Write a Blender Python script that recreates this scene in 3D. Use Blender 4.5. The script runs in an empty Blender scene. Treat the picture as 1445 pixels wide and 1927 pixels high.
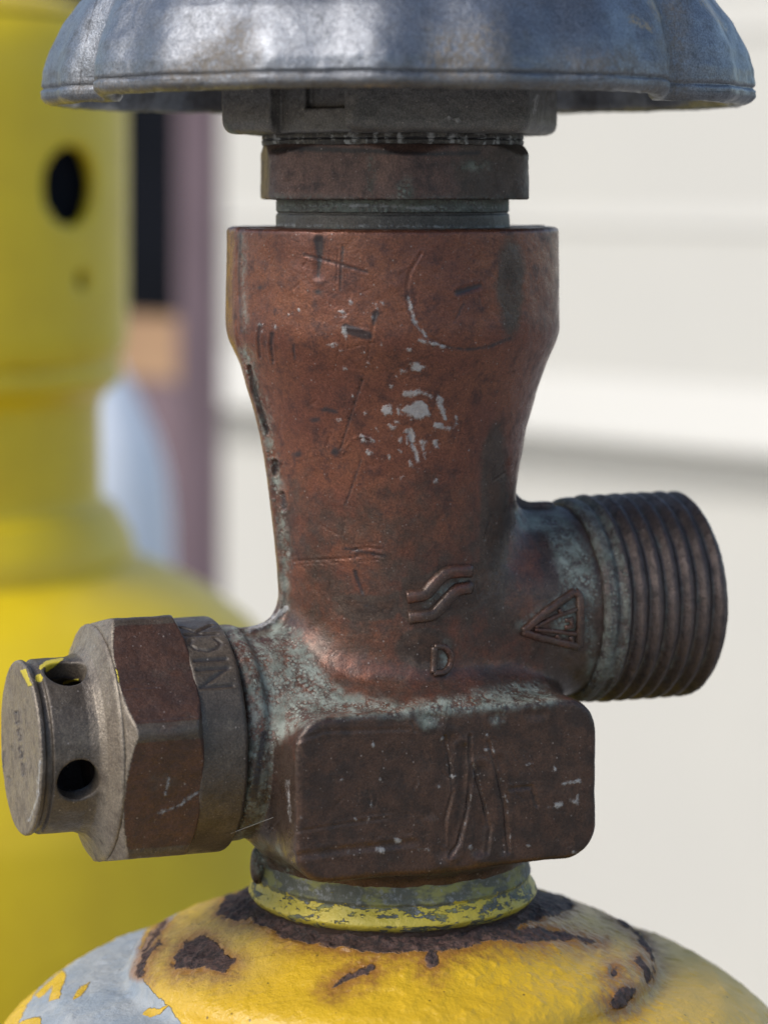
import bpy, math
import numpy as np
from math import radians, sin, cos, pi

# ---------------------------------------------------------------- units
# shapes are written in small units (one unit = 0.0575 mm); Z = 0 is the height of the lens
S = 0.0575e-3
GROUND = 11000.0          # units from the lens height down to the ground
D = 5040.0                # units from the lens to the axis of the valve
CX = -16.5                # sideways place of the lens
sc = bpy.context.scene
C = sc.collection
rng = np.random.default_rng(7)

def W(p):
    p = np.asarray(p, dtype=np.float64)
    return np.stack([p[..., 0] * S, p[..., 1] * S, (p[..., 2] + GROUND) * S], -1)

# ---------------------------------------------------------------- camera
cam = bpy.data.cameras.new('camera')
co = bpy.data.objects.new('camera', cam); C.objects.link(co)
co.location = W([CX, -D, 0.0]).tolist()
co.rotation_euler = (radians(90), 0, 0)
cam.sensor_fit = 'VERTICAL'; cam.sensor_height = 24.0; cam.sensor_width = 18.0
cam.lens = D / 1927.0 * 24.0
cam.shift_y = (350 - 963.5) / 1927.0
cam.clip_start = 0.01; cam.clip_end = 200
cam.dof.use_dof = True
cam.dof.focus_distance = (D - 260) * S
cam.dof.aperture_fstop = cam.lens * 1e-3 / (76 * S)
sc.camera = co

# ---------------------------------------------------------------- world, sun, exposure
SUN_EL, SUN_AZ = radians(42), radians(-122)      # azimuth from +Y towards +X: left and a little in front
wd = bpy.data.worlds.new('World'); sc.world = wd; wd.use_nodes = True
nt = wd.node_tree
bg = nt.nodes['Background']
sky = nt.nodes.new('ShaderNodeTexSky'); sky.sky_type = 'NISHITA'; sky.sun_disc = False
sky.sun_elevation = SUN_EL; sky.sun_rotation = SUN_AZ
sky.air_density = 1.0; sky.dust_density = 1.5; sky.ozone_density = 1.0
nt.links.new(sky.outputs[0], bg.inputs[0]); bg.inputs[1].default_value = 0.095
sun = bpy.data.lights.new('sun', 'SUN'); so = bpy.data.objects.new('sun', sun); C.objects.link(so)
sun.energy = 1.5; sun.angle = radians(40); sun.color = (1.0, 0.95, 0.88)
so.rotation_euler = (radians(90) - SUN_EL, 0, pi - SUN_AZ)
so.location = (-1, -1, 3)
sc.view_settings.view_transform = 'Standard'; sc.view_settings.look = 'None'
sc.view_settings.exposure = 0.95; sc.view_settings.gamma = 1.0

# ---------------------------------------------------------------- numeric helpers
def hash3(i, j, k):
    n = (i * 374761393 + j * 668265263 + k * 2147483647 * 0 + k * 1274126177) & 0xffffffff
    n = ((n ^ (n >> 13)) * 1103515245) & 0xffffffff
    n = ((n ^ (n >> 16)) * 2246822519) & 0xffffffff
    return ((n ^ (n >> 15)) & 0xffff).astype(np.float32) / 32767.5 - 1.0

def vnoise(p, size):
    q = p / size
    f = np.floor(q); t = (q - f).astype(np.float32); t = t * t * (3 - 2 * t)
    i = f.astype(np.int64) + 1000
    r = 0
    for a in (0, 1):
        for b in (0, 1):
            for c in (0, 1):
                w = (t[:, 0] if a else 1 - t[:, 0]) * (t[:, 1] if b else 1 - t[:, 1]) * (t[:, 2] if c else 1 - t[:, 2])
                r = r + w * hash3(i[:, 0] + a, i[:, 1] + b, i[:, 2] + c)
    return r

def fbm(p, size, octv=3):
    r = 0; a = 1.0
    for o in range(octv):
        r = r + a * vnoise(p + 37.1 * o, size); a *= 0.5; size *= 0.5
    return r

def smin(a, b, k):
    h = np.maximum(k - np.abs(a - b), 0) / k
    return np.minimum(a, b) - h * h * k * 0.25
def smax(a, b, k): return -smin(-a, -b, k)

def proj(p):
    k = D / (D + p[:, 1])
    return np.stack([722.5 + (p[:, 0] - CX) * k, 350 - p[:, 2] * k], -1)

def seg_dist(q, a, b):
    a = np.asarray(a, float); b = np.asarray(b, float)
    ab = b - a; L = max(float(ab @ ab), 1e-9)
    t = np.clip(((q - a) @ ab) / L, 0, 1)
    d = q - a - t[:, None] * ab
    return np.sqrt((d * d).sum(1)), t

def line_field(q, pts, w0, w1=None):
    """half width minus distance to a polyline, tapering from w0 to w1"""
    w1 = w0 if w1 is None else w1
    n = len(pts) - 1
    out = np.full(len(q), -60.0)
    for i in range(n):
        d, t = seg_dist(q, pts[i], pts[i + 1])
        s = (i + t) / n
        out = np.maximum(out, (w0 + (w1 - w0) * s) * 0.5 - d)
    return out

def poly_field(q, pts):
    d = np.full(len(q), 1e9); ins = np.zeros(len(q), bool); n = len(pts)
    for i in range(n):
        a, b = pts[i], pts[(i + 1) % n]
        d = np.minimum(d, seg_dist(q, a, b)[0])
        if a[1] != b[1]:
            c = ((a[1] > q[:, 1]) != (b[1] > q[:, 1])) & (q[:, 0] < (b[0] - a[0]) * (q[:, 1] - a[1]) / (b[1] - a[1]) + a[0])
            ins ^= c
    return np.where(ins, d, -d)

def ell_field(q, cx, cy, rx, ry):
    e = np.sqrt(((q[:, 0] - cx) / rx) ** 2 + ((q[:, 1] - cy) / ry) ** 2)
    return (1 - e) * min(rx, ry)

def field(q, ok, feats):
    r = np.full(len(q), -60.0)
    for f in feats:
        if f[0] == 'l': v = line_field(q, *f[1:])
        elif f[0] == 'p': v = poly_field(q, f[1])
        else: v = ell_field(q, *f[1:])
        r = np.maximum(r, v)
    return np.where(ok, np.maximum(r, -60), -60.0)

# ---------------------------------------------------------------- surfaces from distance functions
def sdf_mesh(f, lo, hi, h, refine=1, it=3):
    lo = np.asarray(lo, float); hi = np.asarray(hi, float)
    n = np.ceil((hi - lo) / h).astype(int) + 1
    ax = [lo[i] + h * np.arange(n[i]) for i in range(3)]
    F = np.empty(n, np.float32)
    step = max(1, int(400000 // (n[1] * n[2])))
    for i in range(0, n[0], step):
        g = np.stack(np.meshgrid(ax[0][i:i + step], ax[1], ax[2], indexing='ij'), -1).astype(np.float32)
        F[i:i + step] = f(g.reshape(-1, 3)).reshape(g.shape[:3])
    s = F < 0
    cnt = np.zeros(n - 1, np.int8)
    for a in (0, 1):
        for b in (0, 1):
            for c in (0, 1):
                cnt += s[a:n[0] - 1 + a, b:n[1] - 1 + b, c:n[2] - 1 + c]
    act = (cnt > 0) & (cnt < 8)
    I, J, K = np.nonzero(act)
    idx = np.full(n - 1, -1, np.int64); idx[I, J, K] = np.arange(len(I))
    ps = np.zeros((len(I), 3)); pc = np.zeros(len(I))
    cor = [(a, b, c) for a in (0, 1) for b in (0, 1) for c in (0, 1)]
    for x in cor:
        for d in range(3):
            if x[d]: continue
            y = list(x); y[d] = 1
            fa = F[I + x[0], J + x[1], K + x[2]]; fb = F[I + y[0], J + y[1], K + y[2]]
            m = (fa < 0) != (fb < 0)
            t = np.where(m, fa / np.where(m, fa - fb, 1), 0)
            pt = np.stack([I + x[0], J + x[1], K + x[2]], -1).astype(float); pt[:, d] += t
            ps[m] += pt[m]; pc[m] += 1
    v = lo + h * ps / pc[:, None]
    quads = []
    for d in range(3):
        sl0 = [slice(None)] * 3; sl1 = [slice(None)] * 3
        sl0[d] = slice(0, -1); sl1[d] = slice(1, None)
        A, B = s[tuple(sl0)], s[tuple(sl1)]
        e, g = (d + 1) % 3, (d + 2) % 3
        P = np.stack(np.nonzero(A != B), -1)
        ok = (P[:, e] > 0) & (P[:, g] > 0) & (P[:, e] < n[e] - 1) & (P[:, g] < n[g] - 1)
        P = P[ok]; ins = A[P[:, 0], P[:, 1], P[:, 2]]
        q = []
        for (oe, og) in ((-1, -1), (0, -1), (0, 0), (-1, 0)):
            R = P.copy(); R[:, e] += oe; R[:, g] += og
            q.append(idx[R[:, 0], R[:, 1], R[:, 2]])
        q = np.stack(q, -1)
        q[~ins] = q[~ins][:, ::-1]
        quads.append(q)
    q = np.concatenate(quads)
    for _ in range(refine):
        v, q = subdiv(v, q)
    for _ in range(it):
        v = v - (lambda d, g: d[:, None] * g)(*dg(f, v, h * 0.25))
    return v, q

def dg(f, v, e=1.0):
    d = f(v.astype(np.float32)).astype(float)
    g = np.empty_like(v, dtype=float)
    for i in range(3):
        o = v.copy(); o[:, i] += e
        g[:, i] = (f(o.astype(np.float32)) - d) / e
    l = np.maximum((g * g).sum(1), 0.2)
    return d, g / l[:, None]

def subdiv(v, q):
    e = np.concatenate([np.stack([q[:, i], q[:, (i + 1) % 4]], -1) for i in range(4)])
    es = np.sort(e, 1); key = es[:, 0] * len(v) + es[:, 1]
    u, first, inv = np.unique(key, return_index=True, return_inverse=True)
    em = 0.5 * (v[es[first, 0]] + v[es[first, 1]])
    fm = v[q].mean(1)
    nv = len(v); m = len(q); inv = inv.reshape(4, m) + nv
    fi = np.arange(m) + nv + len(u)
    out = [np.stack([q[:, i], inv[i], fi, inv[(i - 1) % 4]], -1) for i in range(4)]
    return np.concatenate([v, em, fm]), np.concatenate(out)

def vnormals(v, q):
    n = np.zeros_like(v)
    fn = np.cross(v[q[:, 2]] - v[q[:, 0]], v[q[:, 3]] - v[q[:, 1]])
    for i in range(4): 
        for c in range(3): n[:, c] += np.bincount(q[:, i], fn[:, c], len(v))
    return n / np.maximum(np.linalg.norm(n, axis=1), 1e-9)[:, None]

# ---------------------------------------------------------------- object helpers
ATTR = ('dark', 'pale', 'verd', 'paint', 'tone')
def make_mesh(name, v, faces, attrs=None, smooth=True, origin=(0, 0, 0)):
    me = bpy.data.meshes.new(name)
    w = W(v) - np.asarray(origin)
    faces = np.asarray(faces) if not isinstance(faces, list) else faces
    if isinstance(faces, np.ndarray):
        k = faces.shape[1]; m = len(faces)
        me.vertices.add(len(w)); me.vertices.foreach_set('co', w.astype(np.float32).ravel())
        me.loops.add(m * k); me.loops.foreach_set('vertex_index', faces.astype(np.int32).ravel())
        me.polygons.add(m); me.polygons.foreach_set('loop_start', np.arange(0, m * k, k, dtype=np.int32))
        me.polygons.foreach_set('loop_total', np.full(m, k, np.int32))
        me.update(calc_edges=True)
    else:
        me.from_pydata(w.tolist(), [], faces); me.update()
    me.polygons.foreach_set('use_smooth', np.full(len(me.polygons), smooth))
    for a in ATTR:
        at = me.attributes.new(a, 'FLOAT', 'POINT')
        val = None if attrs is None else attrs.get(a)
        if val is None: val = np.full(len(w), 0.0 if a == 'tone' else -60.0)
        at.data.foreach_set('value', np.asarray(val, np.float32))
    me.validate()
    return me

def obj(name, v, faces, m, parent=None, attrs=None, smooth=True, origin=None, sharp=None):
    origin = (parent_loc(parent) if origin is None else origin)
    me = make_mesh(name, v, faces, attrs, smooth, origin)
    o = bpy.data.objects.new(name, me); C.objects.link(o)
    me.materials.append(m)
    if parent is not None: o.parent = parent
    else: o.location = origin
    if sharp: 
        try: me.set_sharp_from_angle(angle=radians(sharp))
        except Exception: pass
    return o

def parent_loc(p):
    if p is None: return np.zeros(3)
    l = np.array(p.location)
    while p.parent is not None:
        p = p.parent; l = l + np.array(p.location)
    return l

def thing(name, label, cat, loc, group=None):
    o = bpy.data.objects.new(name, None); C.objects.link(o); o.location = loc
    o.empty_display_size = 0.05
    o['label'] = label; o['category'] = cat
    if group: o['group'] = group
    return o

def grid_faces(nu, nv, wrap):
    """nu rows of nv points; wrap closes the v direction"""
    i = np.arange(nu - 1)[:, None]; j = np.arange(nv if wrap else nv - 1)[None, :]
    a = i * nv + j; b = i * nv + (j + 1) % nv
    return np.stack([a, b, b + nv, a + nv], -1).reshape(-1, 4)

def resample(pts, step):
    pts = np.asarray(pts, float); out = [pts[0]]
    for a, b in zip(pts[:-1], pts[1:]):
        n = max(1, int(np.ceil(np.linalg.norm(b - a) / step)))
        for k in range(1, n + 1): out.append(a + (b - a) * k / n)
    return np.array(out)

def rounded(pts, r, n=4):
    """round the corners of an open polyline; r is one radius or a list"""
    pts = [np.asarray(p, float) for p in pts]; out = [pts[0]]
    for i in range(1, len(pts) - 1):
        rr = r[i] if isinstance(r, (list, tuple)) else r
        a, b, c = pts[i - 1], pts[i], pts[i + 1]
        la, lc = np.linalg.norm(a - b), np.linalg.norm(c - b)
        rr = min(rr, la * .45, lc * .45)
        if rr < 0.3: out.append(b); continue
        p, q = b + (a - b) / la * rr, b + (c - b) / lc * rr
        for k in range(n + 1):
            t = k / n; out.append((1 - t) ** 2 * p + 2 * t * (1 - t) * b + t * t * q)
    out.append(pts[-1]); return np.array(out)

def lathe(prof, step, nth, fn=None, maxstep=None):
    """prof: list of (w, r) ; returns w (N), theta (N), r (N), faces"""
    pr = resample(prof, step)
    th = np.linspace(0, 2 * pi, nth, endpoint=False)
    w = np.repeat(pr[:, 0], nth); r = np.repeat(pr[:, 1], nth); t = np.tile(th, len(pr))
    return w, t, r, grid_faces(len(pr), nth, True)

A = radians(21); CA, SA = cos(A), sin(A)
UV = np.array([CA, SA, 0.0]); VV = np.array([-SA, CA, 0.0])      # along the two ports / to the back
def to_local(p):
    return p[:, 0] * CA + p[:, 1] * SA, -p[:, 0] * SA + p[:, 1] * CA, p[:, 2]
def port(w, t, r, z0, sign):
    """points round a port axis. t = angle up from the camera side"""
    f = -VV
    p = (np.asarray(w) * sign)[:, None] * UV + (r * np.cos(t))[:, None] * f
    p[:, 2] += z0 + r * np.sin(t)
    return p

def facing(v, n):
    c = np.array([CX, -D, 0.0]) - v
    return (c * n).sum(1) > 0

def carve(v, n, ok, feats):
    """press or raise strokes: (points, width, depth) ; depth > 0 goes in, with a small raised lip"""
    q = proj(v); dd = np.zeros(len(v))
    for pts, wid, dep in feats:
        P = np.asarray(pts, float)
        m = ok & (q[:, 0] > P[:, 0].min() - 2 * wid - 4) & (q[:, 0] < P[:, 0].max() + 2 * wid + 4) & \
            (q[:, 1] > P[:, 1].min() - 2 * wid - 4) & (q[:, 1] < P[:, 1].max() + 2 * wid + 4)
        if not m.any(): continue
        d = wid * .5 - line_field(q[m], pts, wid)
        x = d / (wid * .5)
        dd[m] += -dep * np.exp(-(x * 1.2) ** 2) + 0.35 * dep * np.exp(-((x - 1.7) / .5) ** 2)
    return v + n * dd[:, None]

# ---------------------------------------------------------------- material helper
class Mat:
    def __init__(s, name, rough=0.5, metal=0.0, spec=0.5):
        s.m = bpy.data.materials.new(name); s.m.use_nodes = True
        s.t = s.m.node_tree; s.p = s.t.nodes['Principled BSDF']
        s.p.inputs['Roughness'].default_value = rough; s.p.inputs['Metallic'].default_value = metal
        s.p.inputs['Specular IOR Level'].default_value = spec
        s.tc = s.t.nodes.new('ShaderNodeTexCoord').outputs['Object']
    def N(s, k): return s.t.nodes.new(k)
    def L(s, a, b):
        if hasattr(a, 'is_output'): s.t.links.new(a, b)
        elif isinstance(a, (tuple, list)): b.default_value = tuple(a) + ((1,) if len(a) == 3 and b.type == 'RGBA' else ())
        else: b.default_value = a
    def vec(s, sx, sy, sz):
        n = s.N('ShaderNodeMapping'); s.L(s.tc, n.inputs[0]); n.inputs['Scale'].default_value = (sx, sy, sz); return n.outputs[0]
    def noise(s, size, detail=4, rough=.6, dist=0.0, vec=None, off=0.0):
        n = s.N('ShaderNodeTexNoise'); n.noise_dimensions = '4D'; n.inputs['W'].default_value = off
        s.L(vec or s.tc, n.inputs['Vector']); n.inputs['Scale'].default_value = 1 / (size * S)
        n.inputs['Detail'].default_value = detail; n.inputs['Roughness'].default_value = rough
        n.inputs['Distortion'].default_value = dist
        return n.outputs['Fac']
    def vor(s, size, out='Distance', rnd=1.0):
        n = s.N('ShaderNodeTexVoronoi'); s.L(s.tc, n.inputs['Vector']); n.inputs['Scale'].default_value = 1 / (size * S)
        n.inputs['Randomness'].default_value = rnd
        return n.outputs[out]
    def attr(s, name):
        n = s.N('ShaderNodeAttribute'); n.attribute_name = name; return n.outputs['Fac']
    def math(s, op, a, b=0.0, c=None):
        n = s.N('ShaderNodeMath'); n.operation = op; s.L(a, n.inputs[0]); s.L(b, n.inputs[1])
        if c is not None: s.L(c, n.inputs[2])
        return n.outputs[0]
    def sm(s, x, a, b, lo=0.0, hi=1.0):
        n = s.N('ShaderNodeMapRange'); n.interpolation_type = 'SMOOTHSTEP'; s.L(x, n.inputs['Value'])
        for k, val in (('From Min', a), ('From Max', b), ('To Min', lo), ('To Max', hi)): n.inputs[k].default_value = val
        return n.outputs['Result']
    def mix(s, f, a, b, mode='MIX'):
        n = s.N('ShaderNodeMix'); n.data_type = 'RGBA'; n.blend_type = mode
        s.L(f, n.inputs['Factor']); s.L(a, n.inputs['A'] if False else n.inputs[6]); s.L(b, n.inputs[7]); return n.outputs[2]
    def mixf(s, f, a, b):
        n = s.N('ShaderNodeMix'); n.data_type = 'FLOAT'; s.L(f, n.inputs[0]); s.L(a, n.inputs[2]); s.L(b, n.inputs[3]); return n.outputs[0]
    def mask(s, name, amp=6, size=10, soft=2.0, shift=0.0, off=0.0):
        """field attribute with a ragged edge"""
        nz = s.math('MULTIPLY', s.math('SUBTRACT', s.noise(size, 4, .65, off=off), .5), amp * 2)
        return s.sm(s.math('ADD', s.attr(name), nz), shift - soft, shift + soft)
    def bump(s, hgt, dist_px=2.0, strength=1.0, prev=None):
        n = s.N('ShaderNodeBump'); n.inputs['Strength'].default_value = strength
        n.inputs['Distance'].default_value = dist_px * S; s.L(hgt, n.inputs['Height'])
        if prev is not None: s.L(prev, n.inputs['Normal'])
        return n.outputs[0]
    def done(s, col, rough=None, metal=None, nrm=None):
        s.L(col, s.p.inputs['Base Color'])
        if rough is not None: s.L(rough, s.p.inputs['Roughness'])
        if metal is not None: s.L(metal, s.p.inputs['Metallic'])
        if nrm is not None: s.L(nrm, s.p.inputs['Normal'])
        return s.m

def brass(name, c1, c2, c3, rough=.42, metal=.35, mid_c=(.088, .064, .050), toned=((.090, .050, .034), (.048, .031, .024)), speck=.5, grain=1.0, verd_bias=0.0):
    m = Mat(name, rough, metal)
    big = m.noise(110, 5, .6); mid = m.noise(26, 5, .7, off=3); fine = m.noise(5, 3, .7, off=5)
    col = m.mix(m.sm(big, .35, .65), c1, c2)
    col = m.mix(m.sm(mid, .46, .68), col, c3)
    tone = m.attr('tone')
    tn = m.math('ADD', tone, m.math('MULTIPLY', m.math('SUBTRACT', m.noise(60, 5, .7, off=9), .5), .9))
    tc = m.mix(m.sm(m.noise(40, 5, .65, off=12), .4, .62), toned[0], toned[1])
    col = m.mix(m.math('MULTIPLY', m.sm(tn, .28, .62), .92), col, m.mix(m.sm(m.noise(34, 5, .7, off=14), .4, .65), mid_c, tuple(.62 * c for c in mid_c)))
    col = m.mix(m.sm(tn, .72, .96), col, tc)
    col = m.mix(m.sm(fine, .3, .75, .28, 0), col, (.012, .009, .009))
    col = m.mix(1.0, col, m.mix(m.sm(m.noise(3.2, 2, .6, off=51), .3, .7), (.74, .74, .74), (1.22, 1.21, 1.2)), 'MULTIPLY')
    # green crust
    vm = m.mask('verd', 16, 26, 12, 0)
    gran = m.sm(m.math('ADD', m.vor(8.5), m.math('MULTIPLY', m.noise(40, 4, .6, off=22), .7)), .52, .95, .9, 0)
    gran2 = m.math('MULTIPLY', m.sm(m.vor(5), .2, .45, 1, 0), m.sm(m.noise(22, 4, .7, off=25), .45, .6))
    vs = m.math('MAXIMUM', m.math('MAXIMUM', gran, gran2), m.sm(m.noise(30, 6, .75, off=21), .42, .60, .08, .95))
    vmask = m.math('MULTIPLY', vm, vs)
    vc = m.mix(m.sm(m.noise(30, 4, .6, off=33), .35, .65), (.125, .15, .125), (.26, .295, .255))
    col = m.mix(m.math('MULTIPLY', vmask, .9), col, vc)
    # dark marks, pale marks, yellow paint
    dm = m.mask('dark', 4, 8, 3.5)
    col = m.mix(m.math('MULTIPLY', dm, .88), col, (.018, .015, .017))
    pm = m.mask('pale', 11, 11, 3.0)
    pc = m.mix(m.noise(9, 3, .7, off=41), (.15, .145, .14), (.50, .50, .49))
    col = m.mix(m.math('MULTIPLY', pm, .8), col, pc)
    ym = m.mask('paint', 3, 8, 1.2)
    col = m.mix(ym, col, (.50, .40, .03))
    # stray specks of dust
    vd = m.vor(17); vr = m.vor(17, 'Color')
    sp = m.math('MULTIPLY', m.sm(vd, .05, .14, 1, 0), m.sm(vr, .62, .66))
    vd2 = m.vor(9); vr2 = m.vor(9, 'Color')
    sp2 = m.math('MULTIPLY', m.sm(vd2, .08, .2, 1, 0), m.sm(vr2, .66, .70))
    spk = m.math('MULTIPLY', m.math('MAXIMUM', sp, m.math('MULTIPLY', sp2, .6)), speck)
    col = m.mix(spk, col, (.36, .31, .28))
    rg = m.math('ADD', m.mixf(m.sm(mid, .35, .7), rough - .06, rough + .14), m.math('MULTIPLY', vmask, .35))
    mt = m.math('MULTIPLY', m.math('SUBTRACT', 1.0, m.math('MAXIMUM', m.math('MAXIMUM', vmask, pm), m.math('MAXIMUM', ym, dm))), metal)
    h = m.math('ADD', m.math('MULTIPLY', fine, .8), m.math('ADD', m.math('MULTIPLY', mid, .9), m.math('MULTIPLY', vmask, 1.4)))
    h = m.math('ADD', h, m.math('MULTIPLY', m.math('ADD', pm, ym), 1.0))
    n = m.bump(h, 2.2 * grain, .75)
    return m.done(col, rg, mt, n)

M = {}
M['brass'] = brass('aged_brass', (.222, .084, .046), (.168, .062, .040), (.090, .039, .030), .31, .38, grain=.6)
M['relief'] = brass('relief_brass', mid_c=(.088, .070, .054), c1=(.245, .205, .155), c2=(.21, .172, .13), c3=(.135, .108, .082), rough=.40, metal=.3, toned=((.100, .050, .034), (.066, .037, .028)))
M['gland'] = brass('gland_brass', (.16, .09, .07), (.12, .072, .06), (.08, .055, .05), .45, .35)
M['neck'] = brass('gland_neck_brass', (.12, .108, .092), (.095, .085, .075), (.18, .17, .145), .5, .3)
M['thread'] = brass('thread_brass', (.115, .085, .074), (.088, .066, .06), (.06, .048, .046), .46, .5, speck=.3)
M['hub'] = brass('hub_metal', (.17, .16, .15), (.125, .12, .115), (.21, .195, .178), .5, .35, speck=.9)

def wheel_mat():
    m = Mat('cast_aluminium', .38, .85)
    big = m.noise(160, 5, .6); mid = m.noise(30, 5, .7, off=2); fine = m.noise(6, 4, .75, off=4)
    col = m.mix(m.sm(big, .35, .65), (.25, .265, .29), (.17, .18, .20))
    col = m.mix(m.sm(mid, .5, .75), col, (.14, .145, .155))
    col = m.mix(m.sm(fine, .3, .7, .25, 0), col, (.05, .05, .055))
    col = m.mix(1.0, col, m.mix(m.sm(m.noise(3.5, 2, .6, off=51), .3, .7), (.7, .7, .7), (1.2, 1.2, 1.2)), 'MULTIPLY')
    dirt = m.math('MULTIPLY', m.mask('dark', 40, 60, 30, 0), m.sm(m.noise(9, 4, .75, off=7), .36, .62))
    col = m.mix(m.math('MULTIPLY', dirt, .8), col, (.15, .12, .085))
    line = m.mask('pale', 1.5, 8, 1.6, 0)
    col = m.mix(m.math('MULTIPLY', line, .6), col, (.03, .028, .028))
    gold = m.math('MULTIPLY', m.mask('paint', 8, 9, 5, 0), m.sm(m.noise(5, 3, .7, off=17), .4, .6))
    col = m.mix(gold, col, (.40, .29, .17))
    rg = m.math('ADD', m.mixf(m.sm(mid, .35, .7), .36, .50), m.math('MULTIPLY', dirt, .3))
    mt = m.math('SUBTRACT', .85, m.math('MULTIPLY', dirt, .6))
    h = m.math('ADD', fine, m.math('ADD', mid, m.math('MULTIPLY', dirt, m.noise(7, 3, .7, off=30))))
    return m.done(col, rg, mt, m.bump(h, 2.0, .6))
M['wheel'] = wheel_mat()

def shell_mat(name, yellow, yellow2, chips=True, rough=.32):
    m = Mat(name, rough, 0.0)
    big = m.noise(180, 4, .6); lump = m.noise(34, 4, .6, off=2); fine = m.noise(7, 4, .7, off=4)
    col = m.mix(m.sm(big, .35, .65), yellow, yellow2)
    col = m.mix(m.sm(fine, .58, .75, 0, .35), col, tuple(.45 * c for c in yellow2))
    if not chips:
        return m.done(col, rough, 0.0, m.bump(lump, 3, .3))
    # grey primer where the paint came off ('verd'), rust ('dark'), dust film ('tone'), flakes of paint left ('paint')
    stain = m.math('MULTIPLY', m.mask('dark', 34, 30, 22, -30, off=6), m.sm(m.noise(14, 5, .75, off=8), .35, .65, .4, .95))
    col = m.mix(stain, col, (.25, .115, .03))
    dust = m.math('MULTIPLY', m.attr('tone'), m.sm(lump, .25, .7, .4, 1))
    col = m.mix(m.math('MULTIPLY', dust, .5), col, (.50, .37, .13))
    prim = m.math('MULTIPLY', m.mask('verd', 9, 16, 1.2, 0, off=10), m.math('SUBTRACT', 1.0, m.mask('paint', 5, 10, 1.0, 0, off=11)))
    pc = m.mix(m.sm(m.noise(60, 5, .65, off=13), .35, .65), (.25, .29, .33), (.33, .35, .36))
    pc = m.mix(m.sm(fine, .55, .75, 0, .4), pc, (.18, .19, .20))
    col = m.mix(prim, col, pc)
    halo = m.math('MULTIPLY', m.mask('dark', 9, 14, 9, -9, off=6), .8)
    col = m.mix(halo, col, m.mix(m.noise(12, 3, .7, off=19), (.20, .080, .022), (.32, .15, .032)))
    rust = m.mask('dark', 12, 20, 1.8, 1, off=6)
    rc = m.mix(m.sm(m.noise(11, 5, .75, off=15), .38, .62), (.022, .014, .012), (.115, .062, .048))
    col = m.mix(rust, col, rc)
    pits = m.math('MULTIPLY', m.sm(m.vor(26), .06, .13, 1, 0), m.sm(m.vor(26, 'Color'), .66, .69))
    col = m.mix(m.math('MULTIPLY', pits, .8), col, (.05, .04, .02))
    rg = m.math('ADD', m.math('ADD', rough, m.math('MULTIPLY', dust, .25)), m.math('ADD', m.math('MULTIPLY', rust, .32), m.math('MULTIPLY', prim, .25)))
    h = m.math('ADD', m.math('MULTIPLY', lump, 3.4), m.math('MULTIPLY', fine, .8))
    h = m.math('SUBTRACT', h, m.math('MULTIPLY', prim, 2.4))
    h = m.math('ADD', h, m.math('MULTIPLY', rust, m.math('MULTIPLY', m.noise(12, 5, .75, off=15), 4.0)))
    return m.done(col, rg, 0.0, m.bump(h, 2.6, .8))
M['shell'] = shell_mat('yellow_paint', (.60, .375, .022), (.54, .335, .02), True, .27)
M['bgyellow'] = shell_mat('clean_yellow_paint', (.73, .525, .012), (.68, .48, .012), False, .38)
M['bgblue'] = shell_mat('pale_blue_paint', (.80, .83, .88), (.78, .81, .86), False, .45)

def ring_mat():
    m = Mat('chipped_ring_paint', .42, .1)
    fine = m.noise(6, 4, .7, off=4)
    v = m.vec(1, 1, 2.6)
    ch = m.math('ADD', m.noise(34, 6, .68, vec=v, off=1), m.math('MULTIPLY', m.attr('tone'), .5))
    yl = m.sm(ch, .60, .625)
    gr = m.sm(m.noise(60, 5, .6, vec=v, off=8), .45, .6)
    under = m.mix(gr, (.075, .08, .06), (.20, .20, .06))
    under = m.mix(m.sm(m.noise(12, 4, .7, off=9), .5, .7), under, (.20, .21, .21))
    col = m.mix(yl, under, m.mix(m.noise(30, 3, .6, off=2), (.50, .38, .03), (.42, .36, .06)))
    dk = m.mask('dark', 6, 12, 4)
    col = m.mix(dk, col, (.045, .026, .018))
    return m.done(col, m.mixf(yl, .55, .36), .05, m.bump(m.math('ADD', m.math('MULTIPLY', yl, 1.3), fine), 2.2, .8))
M['ring'] = ring_mat()

def plain(name, c1, c2, size, rough=.6, bump=0.0):
    m = Mat(name, rough)
    col = m.mix(m.sm(m.noise(size, 5, .6), .35, .65), c1, c2)
    return m.done(col, rough, 0.0, m.bump(m.noise(size * .2, 4, .6, off=3), bump, .5) if bump else None)
M['siding'] = plain('cream_siding', (.53, .517, .472), (.515, .503, .462), 3000, .55, 6)
M['mauve'] = plain('mauve_paint', (.165, .112, .128), (.145, .098, .112), 2000, .5)
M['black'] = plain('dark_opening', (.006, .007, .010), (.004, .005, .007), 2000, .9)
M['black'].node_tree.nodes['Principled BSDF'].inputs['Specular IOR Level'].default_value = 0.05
M['timber'] = plain('tan_timber', (.36, .22, .12), (.32, .19, .10), 1500, .6)
M['ground'] = plain('grey_concrete', (.31, .30, .28), (.27, .26, .24), 2500, .8, 40)
M['washer'] = brass('packing', (.06, .052, .045), (.04, .035, .032), (.16, .145, .12), .65, .1)
M['silk'] = plain('cobweb_silk', (.35, .32, .27), (.28, .26, .22), 50, .5)

# ================================================================ foreground cylinder and valve
cyl = thing('gas_cylinder', 'scratched old yellow gas cylinder in sharp focus, brown brass valve and grey handwheel on top', 'gas cylinder', (0, 0, 0), 'yellow gas cylinders')

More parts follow.
